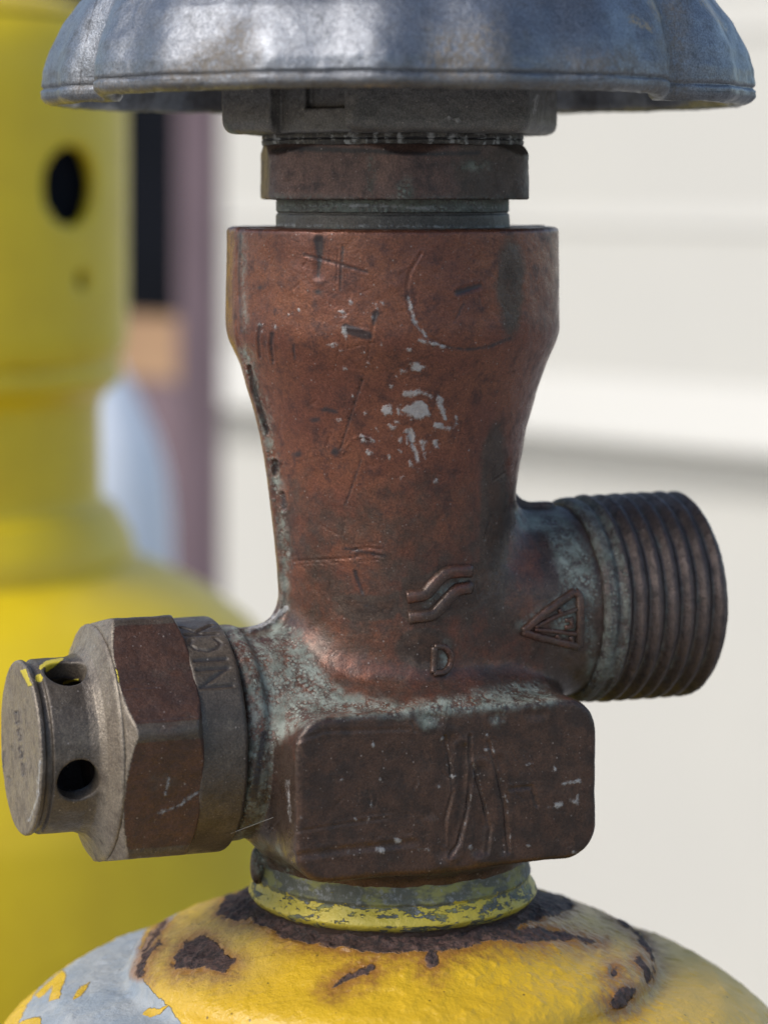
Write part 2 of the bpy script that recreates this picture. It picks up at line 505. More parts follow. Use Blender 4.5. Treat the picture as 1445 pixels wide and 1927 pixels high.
# ---- valve body
HC = np.array([60, 77, 262, 285, 300, 330, 380, 450, 530, 600, 700, 850, 1000, 1300], float)
RC = np.array([311, 311, 313, 309, 302, 289, 271, 252, 237, 228, 217, 208, 205, 205], float)
_h = np.arange(40, 1320, 2.0); _r = np.interp(_h, HC, RC)
_k = np.ones(15) / 15; _r = np.convolve(np.pad(_r, 7, 'edge'), _k, 'valid')
_s = np.gradient(_r, 2.0); _c = 1 / np.sqrt(1 + _s * _s)
ZL, ZR = -1003.0, -798.0
def rbox2(x, y, bx, by, r):
    qx = np.abs(x) - bx + r; qy = np.abs(y) - by + r
    return np.sqrt(np.maximum(qx, 0) ** 2 + np.maximum(qy, 0) ** 2) + np.minimum(np.maximum(qx, qy), 0) - r

def body_core(p):
    u, v, z = to_local(p)
    r = np.sqrt(p[:, 0] ** 2 + p[:, 1] ** 2); h = -z
    col = (r - np.interp(h, _h, _r)) * np.interp(h, _h, _c)
    col = smax(col, 77 - h, 10); col = smax(col, h - 1230, 10)
    ra = np.sqrt(v * v + (z - ZR) ** 2)
    b1 = smax(smax(ra - 180, u - 365, 8), -u, 4)
    rb = np.sqrt(v * v + (z - ZL) ** 2)
    b2 = smax(smax(rb - 178, -u - 335, 8), u, 4)
    bead = rbox2(rb, u + 326, 195, 22, 19)
    tr = smax(smax(r - 232, 930 - h, 40), h - 1232, 12)
    stem = smax(smax(r - 250, 1150 - h, 10), h - 1300, 4)
    pad = smax(rbox2(u, h - 1077, 290, 146, 62), np.abs(v + 160) - 122, 15)
    back = smax(rbox2(u, h - 1077, 200, 146, 62), np.abs(v - 110) - 122, 40)
    d = smin(col, b1, 60); d = smin(d, b2, 70); d = smin(d, tr, 90); d = smin(d, back, 60)
    d = smin(d, pad, 62)
    return d, bead, stem, u, v, h, r

def body(p):
    d, bead, stem, u, v, h, r = body_core(p)
    pro = np.clip((h - 250) / 120, 0, 1) * 11
    lim = np.where(u < 0, smax(h - 838, -u - 318, 6), smax(smax(h - 640, u - 330, 6), 60 - u, 4))
    fl = smax(smax(np.abs(v) - 11, d - pro, 5), lim, 10)
    d = smin(d, fl, 9)
    d = smin(d, bead, 10)
    d = smin(d, stem, 14)
    ch = np.sqrt(((p[:, 0] + 250) / 15) ** 2 + ((p[:, 1] + 75) / 22) ** 2 + ((h - 1258) / 36) ** 2)
    d = smin(d, (ch - 1) * 15, 8)
    return d

v, q = sdf_mesh(body, (-372, -392, -1318), (425, 340, -60), 6.0, 1)
n = vnormals(v, q)
u_, v_, z_ = to_local(v); h_ = -z_
ok = facing(v, n)
# cast surface, scratches, gouges
v = v + n * (fbm(v, 46, 3) * 1.0 + fbm(v + 500, 9, 2) * .22)[:, None]
SCR = [([(682, 715), (660, 780), (640, 845)], 5, 2.6), ([(672, 730), (650, 790), (636, 840)], 3, 1.5),
       ([(706, 588), (700, 630), (690, 680)], 5, 2.2), ([(640, 640), (634, 672), (628, 702)], 3, 1.6), ([(650, 640), (645, 668)], 3, 1.3),
       ([(652, 618), (690, 622), (700, 640)], 6, -1.5), ([(655, 655), (700, 645)], 4, 1.6),
       ([(645, 855), (660, 828), (680, 820), (702, 828)], 4, -1.8), ([(702, 828), (712, 850)], 3, -1.4),
       ([(792, 477), (770, 515), (766, 540), (770, 580), (780, 605), (800, 630), (835, 650)], 6, 2.4),
       ([(835, 650), (880, 657), (920, 652), (958, 637)], 7, 1.2),
       ([(575, 480), (630, 495), (690, 512)], 5, 1.6), ([(645, 462), (642, 500), (640, 545)], 4, 1.4), ([(636, 470), (634, 530)], 3, 1),
       ([(600, 455), (602, 480), (599, 518)], 16, 2.5), ([(862, 550), (900, 538)], 12, 2.2), ([(872, 572), (855, 606)], 4, 1.2),
       ([(489, 612), (486, 640), (490, 672)], 6, 2.6), ([(512, 628), (510, 650), (514, 680)], 7, 2.6), ([(552, 650), (554, 672)], 4, 1.2),
       ([(556, 1056), (630, 1052), (720, 1046)], 5, 1.6), ([(560, 1062), (640, 1058)], 3, 1.3),
       ([(660, 1036), (690, 1030), (718, 1034)], 5, 2.0), ([(668, 1046), (700, 1042), (722, 1048)], 4, 2.0), ([(676, 1055), (716, 1053)], 4, 1.8), ([(664, 1026), (725, 1020)], 3, 1.2),
       ([(668, 1075), (674, 1095), (682, 1115)], 6, 1.8), ([(680, 860), (668, 900), (650, 950)], 4, 1.6), ([(650, 975), (640, 1030)], 3, 1.4), ([(672, 870), (662, 890)], 3, 1.2),
       ([(800, 893), (868, 892)], 3, 1.2), ([(965, 700), (920, 722)], 5, 1.1), ([(870, 800), (862, 830)], 3, 1.4), ([(770, 812), (785, 865)], 8, 2.2),
       ([(725, 950), (715, 990)], 3, 1.0), ([(600, 985), (640, 1010)], 3, .9), ([(560, 870), (600, 860)], 4, .9),
       ([(846, 1395), (838, 1500), (834, 1605)], 26, 3.2), ([(872, 1410), (868, 1510), (852, 1600)], 20, 3.6), ([(903, 1450), (912, 1530), (906, 1600)], 24, 3.6), ([(938, 1430), (950, 1520), (948, 1600)], 16, 2.6),
       ([(836, 1385), (848, 1440), (852, 1490), (838, 1545), (838, 1590)], 6, 2.6), ([(884, 1385), (886, 1450), (880, 1520), (862, 1590), (846, 1612)], 7, 3.2),
       ([(890, 1440), (908, 1500), (922, 1560), (916, 1605)], 7, 2.8), ([(886, 1510), (900, 1560), (895, 1600)], 22, 2), ([(918, 1395), (934, 1450), (950, 1520), (957, 1605)], 6, 2.6),
       ([(830, 1400), (826, 1450), (812, 1530)], 20, 1.6), ([(960, 1485), (1000, 1480), (1010, 1515)], 8, 2.5), ([(985, 1420), (1015, 1470)], 3, 1.2),
       ([(552, 1612), (640, 1600), (780, 1585)], 14, 1.8), ([(560, 1565), (650, 1550), (730, 1540)], 6, 1.2), ([(640, 1540), (740, 1528)], 3, 1),
       ([(560, 1395), (610, 1376), (770, 1372)], 8, 1.2),
       ([(505, 1565), (540, 1520)], 3, -1.2), ([(790, 1348), (820, 1352)], 26, 3), ([(928, 1350), (940, 1348)], 18, 2.2), ([(1000, 1345), (1018, 1342)], 20, 2.0), ([(775, 1360), (782, 1375)], 8, 2),
       # pits along the seam
       ([(470, 690), (478, 735), (505, 815)], 7, 5), ([(518, 870), (520, 890)], 10, 7), ([(531, 930), (536, 958)], 9, 7), ([(541, 1005), (543, 1040)], 8, 3), ([(455, 480), (452, 560), (455, 620)], 6, 3.0)]
for k in range(60):
    x = rng.uniform(500, 980); y = rng.uniform(470, 1250); a = rng.normal(1.9, .7); L = rng.uniform(8, 34)
    SCR.append(([(x, y), (x + L * cos(a), y + L * sin(a))], rng.uniform(2.5, 5), rng.uniform(.6, 1.5)))
for k in range(40):
    x = rng.uniform(570, 1090); y = rng.uniform(1370, 1620); a = rng.normal(1.5, .9); L = rng.uniform(6, 30)
    SCR.append(([(x, y), (x + L * cos(a), y + L * sin(a))], rng.uniform(2.5, 5), rng.uniform(.6, 1.5)))
v = carve(v, n, ok, SCR)
pq = proj(v)
DARK = [('l', [(600, 452), (602, 478), (599, 520)], 20, 5), ('l', [(572, 478), (630, 494), (692, 512)], 4), ('l', [(645, 465), (640, 545)], 4, 2), ('e', 598, 549, 8, 4),
        ('e', 490, 541, 6, 4), ('l', [(862, 550), (902, 537)], 12, 8), ('l', [(872, 572), (855, 606)], 4, 2), ('l', [(489, 612), (486, 640), (490, 676)], 6, 3), ('l', [(512, 628), (510, 650), (514, 684)], 8, 4),
        ('l', [(552, 650), (555, 675)], 4), ('l', [(707, 590), (703, 610)], 14, 5), ('l', [(652, 618), (692, 632)], 20, 16), ('l', [(835, 652), (880, 658), (920, 652), (960, 636)], 5),
        ('l', [(610, 770), (632, 775)], 9), ('e', 592, 790, 10, 5), ('e', 630, 850, 7, 7), ('e', 560, 855, 9, 5), ('l', [(682, 715), (640, 848)], 3), ('l', [(680, 865), (650, 950)], 3), ('l', [(668, 1075), (684, 1120)], 8, 5),
        ('l', [(470, 690), (505, 815)], 5), ('e', 519, 880, 5, 12), ('e', 534, 945, 5, 16), ('l', [(453, 440), (450, 520), (454, 625)], 4),
        ('l', [(497, 1380), (478, 1500)], 12), ('l', [(650, 1032), (725, 1046)], 5),
        ('e', 690, 1140, 3, 2)]
PALE = [('p', [(754, 772), (772, 760), (790, 754), (806, 762), (808, 780), (790, 788), (770, 782)]), ('e', 728, 772, 10, 9), ('e', 786, 691, 11, 8), ('l', [(762, 742), (790, 738), (812, 745)], 10, 5),
        ('l', [(826, 752), (838, 788)], 12, 3), ('l', [(772, 812), (778, 840), (787, 868)], 12, 4), ('l', [(793, 832), (800, 862)], 6, 2), ('l', [(820, 800), (850, 808)], 9, 4), ('l', [(645, 616), (652, 640)], 8, 3),
        ('l', [(840, 1390), (852, 1450), (855, 1490)], -3.5), ('l', [(889, 1385), (892, 1450), (884, 1520), (855, 1610)], -3.5), ('l', [(895, 1445), (926, 1560)], -3.5), ('l', [(924, 1395), (954, 1520), (961, 1600)], -3.5), ('e', 716, 1600, 8, 6), ('e', 748, 1582, 5, 4), ('l', [(541, 1470), (546, 1545)], 3, 2), ('e', 820, 835, 5, 6), ('e', 694, 852, 5, 4), ('l', [(680, 820), (702, 828)], 3),
                ('l', [(790, 640), (835, 652)], 5), ('l', [(768, 560), (780, 605), (800, 632)], 3.5), ('e', 1078, 1508, 8, 4), ('e', 1052, 1515, 7, 5), ('l', [(1060, 1475), (1090, 1470)], 4), 
        ('l', [(515, 1165), (540, 1145)], 10), ('l', [(470, 1184), (515, 1168)], 8)]
for k in range(44):
    x, y = rng.normal([775, 795], [42, 55]); r0 = rng.uniform(-2.5, 3.5)
    PALE.append(('l', [(x, y), (x + rng.uniform(-6, 6), y + rng.uniform(-6, 6))], r0 * 2))
for k in range(25):
    x, y = rng.normal([650, 640], [90, 60]); PALE.append(('e', x, y, rng.uniform(1, 3), rng.uniform(1, 2)))
for k in range(26):
    x, y = rng.uniform([560, 1370], [1100, 1610]); PALE.append(('e', x, y, rng.uniform(.8, 2.6), rng.uniform(.8, 2)))
SOFT = [('p', [(625, 1125), (660, 1115), (720, 1120), (752, 1110), (758, 1150), (740, 1168), (690, 1165), (650, 1150)]),
        ('p', [(754, 1085), (800, 1080), (840, 1062), (930, 1055), (940, 1110), (900, 1150), (830, 1165), (770, 1175), (752, 1160)]), ('e', 690, 1150, 60, 22), ('e', 960, 540, 26, 80), ('e', 930, 1000, 30, 200), ('e', 800, 1220, 60, 40)]
VERD = [('p', [(520, 1165), (565, 1190), (600, 1255), (650, 1305), (760, 1325), (880, 1308), (960, 1285), (1010, 1285), (1060, 1318), (1010, 1328), (840, 1346), (620, 1348), (560, 1370), (520, 1400), (490, 1420), (480, 1300), (470, 1210)]),
        ('l', [(446, 1175), (480, 1260), (492, 1350), (480, 1440), (460, 1520)], 34, 20), ('l', [(462, 660), (490, 760), (512, 860), (528, 950), (536, 1050), (534, 1150)], 20, 14),
        ('p', [(968, 965), (1050, 955), (1110, 1040), (1128, 1130), (1110, 1150), (1098, 1105), (1060, 1110), (1030, 1000), (980, 1000)]), ('l', [(985, 1180), (1090, 1105)], 14), ('l', [(1095, 1120), (1115, 1230), (1105, 1290)], 14, 6),
        ('l', [(800, 1130), (870, 1095)], 8), ('l', [(455, 440), (462, 620)], 5), ('e', 838, 1242, 8, 20), ('e', 805, 1358, 18, 12), ('e', 936, 1354, 10, 10), ('e', 1062, 1172, 20, 40), ('l', [(520, 1600), (545, 1640)], 12), ('p', [(476, 1590), (500, 1590), (505, 1650), (480, 1650)])]
tone = np.clip((-v_ - 268) / 10, 0, 1) * np.clip((h_ - 925) / 12, 0, 1)
tone = np.maximum(tone, .66 * np.clip((h_ - 900) / 110, 0, 1))
tone = np.maximum(tone, .47 * np.clip((h_ - 330) / 260, 0, 1))
tone = np.maximum(tone, .60 * np.clip((u_ - 185) / 60, 0, 1) * np.clip((h_ - 560) / 30, 0, 1))
tone = np.maximum(tone, .95 * np.clip((field(pq, ok, SOFT) + 18) / 36, 0, 1))
tone = np.maximum(tone, np.clip((h_ - 1228) / 8, 0, 1))
at = {'dark': field(pq, ok, DARK), 'pale': field(pq, ok, PALE), 'verd': field(pq, ok, VERD), 'tone': tone}
hv = np.maximum(np.abs(v_) , 0)
at['verd'] = np.maximum(at['verd'], np.where((np.abs(u_ + 326) < 24) & (h_ > 790), 4.0, -60))
at['verd'] = np.maximum(at['verd'], np.where(h_ < 79, -4.0, -60))
vb = obj('valve_body', v, q, M['brass'], cyl, at)

# ---- raised marks cast on the body
def hit(px, py):
    o = np.array([CX, -D, 0.0]); dr = np.array([(px - 722.5) / D, 1.0, -(py - 350) / D]); dr /= np.linalg.norm(dr)
    t = D - 500
    for _ in range(60):
        t += float(body((o + dr * t)[None].astype(np.float32))[0]) * .9
    p = o + dr * t
    d, g = dg(body, p[None], 2.0)
    return p, g[0] / np.linalg.norm(g[0])

def strokes(name, paths, wid, hgt, mat, parent, tone=0.0, attrs=None, m=12, label=None):
    V, F = [], []
    for path in paths:
        pts = resample(rounded(path, 9, 3) if len(path) > 2 else path, 5)
        closed = np.linalg.norm(np.array(path[0]) - np.array(path[-1])) < 1e-6
        P, Nn = zip(*[hit(*a) for a in pts]); P = np.array(P); Nn = np.array(Nn)
        T = np.gradient(P, axis=0); T /= np.linalg.norm(T, axis=1)[:, None]
        B = np.cross(T, Nn); B /= np.linalg.norm(B, axis=1)[:, None]
        base = len(V)
        for i in range(len(P)):
            sc_ = 1.0
            for j in range(m):
                a = 2 * pi * j / m; c, s_ = cos(a), sin(a)
                c = math.copysign(abs(c) ** .6, c); s_ = math.copysign(abs(s_) ** .6, s_)
                V.append(P[i] + B[i] * c * wid * .5 * (1 - .18 * max(s_, 0)) + Nn[i] * s_ * hgt + rng.normal(0, .35, 3))
        for i in range(len(P) - 1):
            for j in range(m):
                a = base + i * m + j; b = base + i * m + (j + 1) % m
                F.append((a, b, b + m, a + m))
        F.append(tuple(base + j for j in range(m))[::-1]); F.append(tuple(base + (len(P) - 1) * m + j for j in range(m)))
    hh_ = np.array(V); attrs = {'tone': np.full(len(V), tone), 'verd': np.full(len(V), -14.0)}
    o = obj(name, hh_, F, mat, parent, attrs)
    if label: o['label'] = label
    return o
strokes('wave_emblem', [[(766, 1124), (800, 1119), (822, 1092), (842, 1076), (884, 1074)], [(769, 1163), (815, 1157), (838, 1130), (856, 1110), (884, 1105)]], 25, 11, M['brass'], vb, 0.5)
strokes('letter', [[(817, 1217), (815, 1268)], [(817, 1217), (836, 1216), (848, 1232), (847, 1252), (836, 1266), (815, 1268)]], 13, 7, M['brass'], vb, 0.5)
strokes('triangle_emblem', [[(982, 1188), (1030, 1148), (1080, 1113)], [(1080, 1113), (1090, 1122), (1091, 1170), (1089, 1216)], [(1089, 1216), (1050, 1208), (1010, 1198), (982, 1188)]], 17, 8, M['brass'], vb, 0.5)
strokes('inner_mark', [[(1005, 1180), (1045, 1160), (1086, 1146)], [(1005, 1184), (1045, 1188), (1086, 1193)], [(1050, 1146), (1056, 1156)], [(1062, 1168), (1078, 1164)], [(1073, 1166), (1076, 1180)], [(1062, 1181), (1078, 1178)], [(1046, 1194), (1052, 1203)], [(1072, 1197), (1078, 1210)]], 9, 5.5, M['brass'], vb, 0.5)

# ---- threaded outlet
def tri_thread(x):
    f = x - np.floor(x); return np.cos(2 * pi * f)
w, t, r, f = lathe(rounded([(352, 120), (352, 186), (360, 194), (392, 197), (400, 199), (598, 199), (612, 186), (612, 120), (560, 116)], 3), 3.0, 420)
pitch = 33.0
ph = (w - 396) / pitch - t / (2 * pi)
env = np.clip((w - 372) / 18, 0, 1) * np.clip((616 - w) / 14, 0, 1) * (r > 150)
prof = np.clip((1 - 4 * np.abs(ph - np.floor(ph) - .5)) * -1.35 + .2, -1, 1)
nick = np.maximum(fbm(port(w, t, r, ZR, 1), 16, 3) - .75, 0) * 9
r2 = r - env * (6.5 - 6.5 * prof) - env * (prof > .5) * np.minimum(nick, 4)
p = port(w, t, r2, ZR, 1)
nn = vnormals(p, f)
p = p + nn * (fbm(p, 40, 3) * 1.0 + fbm(p + 90, 8, 2) * .5)[:, None]
ok = facing(p, vnormals(p, f)); pq = proj(p)
at = {'verd': np.where(w < 400, 2.0, np.where(env > .5, -14 - 10 * prof, -60.0)), 'tone': np.full(len(p), .1),
      'dark': field(pq, ok, [('e', 1178, 975, 6, 5), ('e', 1292, 1015, 4, 8), ('l', [(1095, 1200), (1120, 1290)], 18, 8)]), 'pale': field(pq, ok, [('e', 1181, 970, 2.5, 2.5), ('e', 1200, 1000, 3, 2.5), ('e', 1296, 1220, 2, 2)])}
obj('outlet_thread', p, f[:, ::-1] if False else f, M['thread'], vb, at)

# ---- relief valve: barrel with cross holes, hexagon, stamped collar
HA = [radians(a) for a in (-13, 67, 157, 247)]
def loc_port(p, z0, sign):
    u, v, z = to_local(p)
    return u * sign, -v, z - z0          # along the port, to the camera, up
def barrel(p):
    w, a, b = loc_port(p, ZL, -1)
    r = np.sqrt(a * a + b * b)
    prof_w = np.array([500, 571, 574.5, 580, 584, 590, 598, 608, 624, 714]); prof_r = np.array([198, 198, 210, 211, 206, 190, 172, 160, 154.5, 154.])
    d = (r - np.interp(w, prof_w, prof_r)) * .8
    d = smax(d, w - 714, 5); d = smax(d, 540 - w, 4)
    g = rbox2(r - 158, w - 696, 11, 6, 4); d = smax(d, -g, 4)
    d = smax(d, -smax(r - 118, w - 672, 6), 4)            # hollow inside
    for h in HA:
        ca, cb = cos(h), sin(h)
        x = w - 645; y = -a * cb + b * ca; dep = a * ca + b * cb
        d = smax(d, -smax(np.sqrt(x * x + y * y) - 37, -dep, 3), 4)
    return d
def pbounds(w0, w1, R, z0, sign, pad=8):
    P = []
    for w in (w0, w1):
        for a in (-R, R):
            P.append(w * sign * UV - a * VV)
    P = np.array(P); lo = P.min(0) - pad; hi = P.max(0) + pad
    lo[2] = z0 - R - pad; hi[2] = z0 + R + pad; return lo, hi
lo, hi = pbounds(538, 716, 216, ZL, -1)
v, q = sdf_mesh(barrel, lo, hi, 5.0, 1)
n = vnormals(v, q); v = v + n * (fbm(v, 30, 3) * .7)[:, None]
ok = facing(v, n)
STAMP = [([(29, 1341), (36, 1339)], 4, 2), ([(30, 1341), (31, 1361)], 3, 2), ([(36, 1342), (37, 1358)], 3, 2), ([(31, 1361), (37, 1358)], 3, 2),
         ([(33, 1376), (38, 1372)], 3, 2), ([(34, 1376), (36, 1384), (40, 1384)], 3, 2), ([(40, 1384), (40, 1392), (36, 1393)], 3, 2),
         ([(37, 1408), (41, 1405)], 3, 2), ([(37, 1409), (39, 1416), (42, 1416)], 3, 2), ([(42, 1416), (42, 1424), (38, 1425)], 3, 2),
         ([(42, 1438), (46, 1438)], 3, 2), ([(42, 1438), (43, 1458)], 3, 2), ([(46, 1440), (46, 1456)], 3, 2), ([(43, 1458), (46, 1456)], 3, 2),
         ([(8, 1415), (7, 1440)], 4, 1.6), ([(4, 1445), (7, 1452)], 4, 1.6), ([(15, 1462), (20, 1466)], 4, 1.4), ([(23, 1405), (24, 1412)], 3, 1.2)]
v = carve(v, n, ok, STAMP)
pq = proj(v); w_, a_, b_ = loc_port(v, ZL, -1)
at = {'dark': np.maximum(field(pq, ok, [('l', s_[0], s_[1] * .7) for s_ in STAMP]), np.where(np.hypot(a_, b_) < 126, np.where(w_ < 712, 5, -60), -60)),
      'paint': field(pq, ok, [('p', [(38, 1262), (50, 1258), (56, 1280), (62, 1290), (54, 1292), (46, 1276)]), ('e', 74, 1276, 7, 8), ('l', [(78, 1256), (90, 1246), (118, 1240)], 8, 5), ('p', [(84, 1246), (118, 1242), (100, 1258), (88, 1266)]), ('l', [(122, 1285), (148, 1279)], 6, 4)]),
      'pale': field(pq, ok, [('l', [(75, 1435), (72, 1500), (55, 1545)], 2)]), 'tone': np.where(w_ > 710, 0.0, np.clip((w_ - 580) / 40, 0, 1) * .6)}
rv = obj('relief_valve', v, q, M['relief'], cyl, at)

def hexa(p):
    w, a, b = loc_port(p, ZL, -1)
    r = np.sqrt(a * a + b * b); d = None
    for k in range(3):
        an = radians(14 + 30 + 60 * k)
        e = np.abs(a * cos(an) + b * sin(an)) - 210
        d = e if d is None else smax(d, e, 7)
    d = smax(d, r - 240, 5)
    d = smax(d, (r - 213 + (w - 577) * 1.7) / 1.97, 3.0)
    d = smax(d, w - 577, 2)
    d = smax(d, (r - 222 - (w - 440) * 1.6) / 1.89, 3.5)
    d = smax(d, 436 - w, 3)
    return d
lo, hi = pbounds(434, 588, 250, ZL, -1)
v, q = sdf_mesh(hexa, lo, hi, 5.0, 1)
n = vnormals(v, q); v = v + n * (fbm(v, 34, 3) * .8 + fbm(v + 70, 8, 2) * .3)[:, None]
ok = facing(v, n)
HS = [([(300, 1530), (340, 1515), (380, 1485)], 4, 1.4), ([(312, 1490), (320, 1460)], 4, 1.3), ([(232, 1300), (300, 1295)], 4, 1.2), ([(262, 1360), (380, 1350)], 5, .8), ([(258, 1440), (275, 1415)], 3, 1.1)]
v = carve(v, n, ok, HS)
pq = proj(v); w_, a_, b_ = loc_port(v, ZL, -1)
cone = np.abs((np.hypot(a_, b_) - 213 + (w_ - 577) * 1.7) / 1.97)
an = np.degrees(np.arctan2(b_, a_)); vert = np.abs((an - 14 + 30) % 60 - 30)
at = {'tone': np.where(cone < 2.2, 0.0, np.where(vert < 4, .75, 1.0)), 'pale': field(pq, ok, [('l', [(300, 1530), (340, 1515), (380, 1485)], 2), ('l', [(312, 1495), (318, 1465)], 2.5)]),
      'paint': field(pq, ok, [('p', [(212, 1252), (222, 1262), (225, 1284), (216, 1276)])])}
obj('hex_section', v, q, M['relief'], rv, at)

w, t, r, f = lathe(rounded([(352, 150), (352, 205), (358, 212), (438, 212), (446, 205), (446, 150)], 3), 2.6, 640)
p = port(w, t, r, ZL, -1)
LET = {'N': [[(0, 0), (0, 1)], [(0, 1), (.8, 0)], [(.8, 0), (.8, 1)]], 'I': [[(.2, 0), (.2, 1)]],
       'C': [[(.75, .88), (.45, 1), (.15, .85), (0, .5), (.15, .15), (.45, 0), (.75, .12)]], 'K': [[(0, 0), (0, 1)], [(.7, 1), (0, .45)], [(.2, .6), (.75, 0)]]}
arc = t * 212.0
wl = w
gd = np.full(len(p), -60.0)
pos = radians(34) * 212
for chx, adv in (('N', 46), ('I', 30), ('C', 48), ('K', 40)):
    for path in LET[chx]:
        pts = [(pos + x * 44, 372 + y * 58) for x, y in path]
        gd = np.maximum(gd, line_field(np.stack([arc, wl], -1), pts, 5.2))
    pos += adv
gd[r < 211] = -60
r2 = r - 3.2 * np.clip((gd + 2.5) / 3.5, 0, 1)
p = port(w, t, r2, ZL, -1); nn = vnormals(p, f)
if ((p - (w * -1)[:, None] * UV - np.array([0, 0, ZL])) * nn)[(r > 211)].sum() < 0: f = f[:, ::-1]; nn = -nn
p = p + nn * (fbm(p, 36, 3) * .6)[:, None]
at = {'dark': np.where(gd > -60, gd - .2, -60), 'tone': np.full(len(p), .62), 'verd': np.where((r > 200) & (w > 438), -10.0, -60.0)}
obj('stamped_collar', p, f, M['relief'], rv, at)
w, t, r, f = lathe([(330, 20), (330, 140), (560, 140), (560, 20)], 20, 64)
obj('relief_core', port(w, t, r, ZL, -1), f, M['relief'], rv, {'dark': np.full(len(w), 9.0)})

# ---- gland neck, gland nut, packing ring
def vlathe(prof, step, nth, wob=.6, seed=0):
    w, t, r, f = lathe(prof, step, nth)
    p = np.stack([r * np.cos(t), r * np.sin(t), -w], -1)
    nn = vnormals(p, f)
    if (p[:, :2] * nn[:, :2]).sum() < 0: f = f[:, ::-1]; nn = -nn
    p = p + nn * ((fbm(p + seed, 40, 3) + .5 * fbm(p + seed, 8, 2)) * wob)[:, None]
    return w, t, r, f, p
w, t, r, f, p = vlathe(rounded([(20, 205), (20, 219), (47, 219), (50, 215), (54, 219), (84, 220), (90, 205)], 2), 3, 360, .8)
at = {'verd': np.where((w < 48) & (w > 24), 4.0, np.where(w > 76, 0, -16.0)), 'tone': np.zeros(len(p)), 'pale': field(proj(p), facing(p, vnormals(p, f)), [('l', [(520, 385), (620, 388), (690, 383), (760, 387), (860, 392), (955, 390)], -1), ('l', [(660, 386), (740, 388), (820, 394)], 7, 3), ('l', [(520, 424), (950, 428)], 1)])}
obj('gland_neck', p, f, M['neck'], cyl, at)
def nut(p):
    r = np.hypot(p[:, 0], p[:, 1]); h = -p[:, 2]; d = None
    for k in range(3):
        an = radians(-84 + 30 + 60 * k)
        e = np.abs(p[:, 0] * cos(an) + p[:, 1] * sin(an)) - 242
        d = e if d is None else smax(d, e, 14)
    d = smax(d, r - 268, 8)
    d = smax(d, (r - 247 - (h + 76) * 1.1) / 1.49, 4)
    d = smax(d, np.abs(h + 26) - 50.5, 4)
    return d
v, q = sdf_mesh(nut, (-285, -285, -34), (285, 285, 86), 5.5, 1)
n = vnormals(v, q); v = v + n * (fbm(v, 40, 3) * 1.1 + fbm(v + 10, 9, 2) * .5)[:, None]
ok = facing(v, n); pq = proj(v)
at = {'dark': field(pq, ok, [('l', [(515, 284), (560, 280), (690, 284), (800, 290), (900, 288)], 10, 7)]),
      'verd': field(pq, ok, [('l', [(515, 374), (700, 379), (960, 376)], 6), ('e', 765, 360, 14, 20), ('l', [(697, 300), (697, 370)], 3), ('e', 885, 312, 18, 6)]),
      'tone': np.clip((v[:, 0] - 70) / 60, 0, 1) * .6}
obj('gland_nut', v, q, M['gland'], cyl, at)
w, t, r, f, p = vlathe(rounded([(-98, 200), (-98, 244), (-88, 246), (-86, 241), (-84, 246), (-75, 244), (-75, 200)], 2), 2.5, 420, 1.6, 55)
at = {'pale': -3.5 + 8 * fbm(p * np.array([1, 1, .4]), 11, 4), 'dark': np.where(np.abs(w + 86) < 2.5, 4, -60)}
obj('packing_ring', p, f, M['washer'], cyl, at)

# ---- handwheel
def wheel_r(th):
    dth = np.degrees(th)
    ph = (dth + 95 + 60) % 120 - 60             # petals centred at -95, 25, 145 deg
    a = np.abs(ph) / 60
    rr = 688 - 70 * a ** 1.6
    rr = rr - 34 * np.exp(-((60 - np.abs(ph)) / 4.5) ** 2)
    rr = rr + 6.5 * np.cos(np.radians(ph * 21 - 60)) * np.clip((56 - np.abs(ph)) / 10, 0, 1) + 2.5 * np.cos(np.radians(ph * 9 + 40))
    return rr
PR = np.array([(0, .972), (5, .988), (13, 1.0), (25, 1.001), (30, .992), (35, .999), (62, .996), (100, .979), (150, .943), (193, .896), (235, .83), (280, .72), (315, .56), (335, .38), (345, .2), (347, .02)])
hh = resample(np.stack([PR[:, 0], PR[:, 1] * 680], -1), 6)
nth = 900
th = np.linspace(-pi, pi, nth, endpoint=False)
wr = wheel_r(th)
mean = 660.0
def wheel_surface(prof, wr, blend_h=300):
    P = []
    for (h, R) in prof:
        k = R / 680.0
        b = np.clip(h / blend_h, 0, 1) ** 2
        rr = (wr * (1 - b) + mean * b) * k
        P.append(np.stack([rr * np.cos(th), rr * np.sin(th), np.full(nth, h)], -1))
    return np.array(P)
deg = np.degrees(th)
raised = 9 / (1 + np.exp(-(deg + 150) / 1.0)) / (1 + np.exp((deg + 41.5) / 1.0))
PO = wheel_surface(hh, wr)
inn = np.array([(347 - 34, 20), (320, 250), (290, 390), (240, 520), (180, 580), (100, 620), (30, 640), (8, 645), (1, 652)], float)
PI_ = wheel_surface(resample(inn, 20), wr * .985)
PA = np.concatenate([PI_, PO])
zb = 151.0
low = np.clip(1 - PA[..., 2] / 70, 0, 1)
PA[..., 2] += zb + raised[None, :] * low
p = PA.reshape(-1, 3); f = grid_faces(len(PA), nth, True)
nn = vnormals(p, f)
ni = len(PI_) * nth
if (p[ni:, :2] * nn[ni:, :2]).sum() < 0: f = f[:, ::-1]; nn = -nn
cast = np.clip((260 - p[:, 2]) / 60, .25, 1)
p = p + nn * (fbm(p, 60, 3) * 1.6 + cast * fbm(p + 200, 13, 3) * 1.1)[:, None]
p[:, 0] += 7
ok = facing(p, nn) & (np.arange(len(p)) >= ni); pq = proj(p)
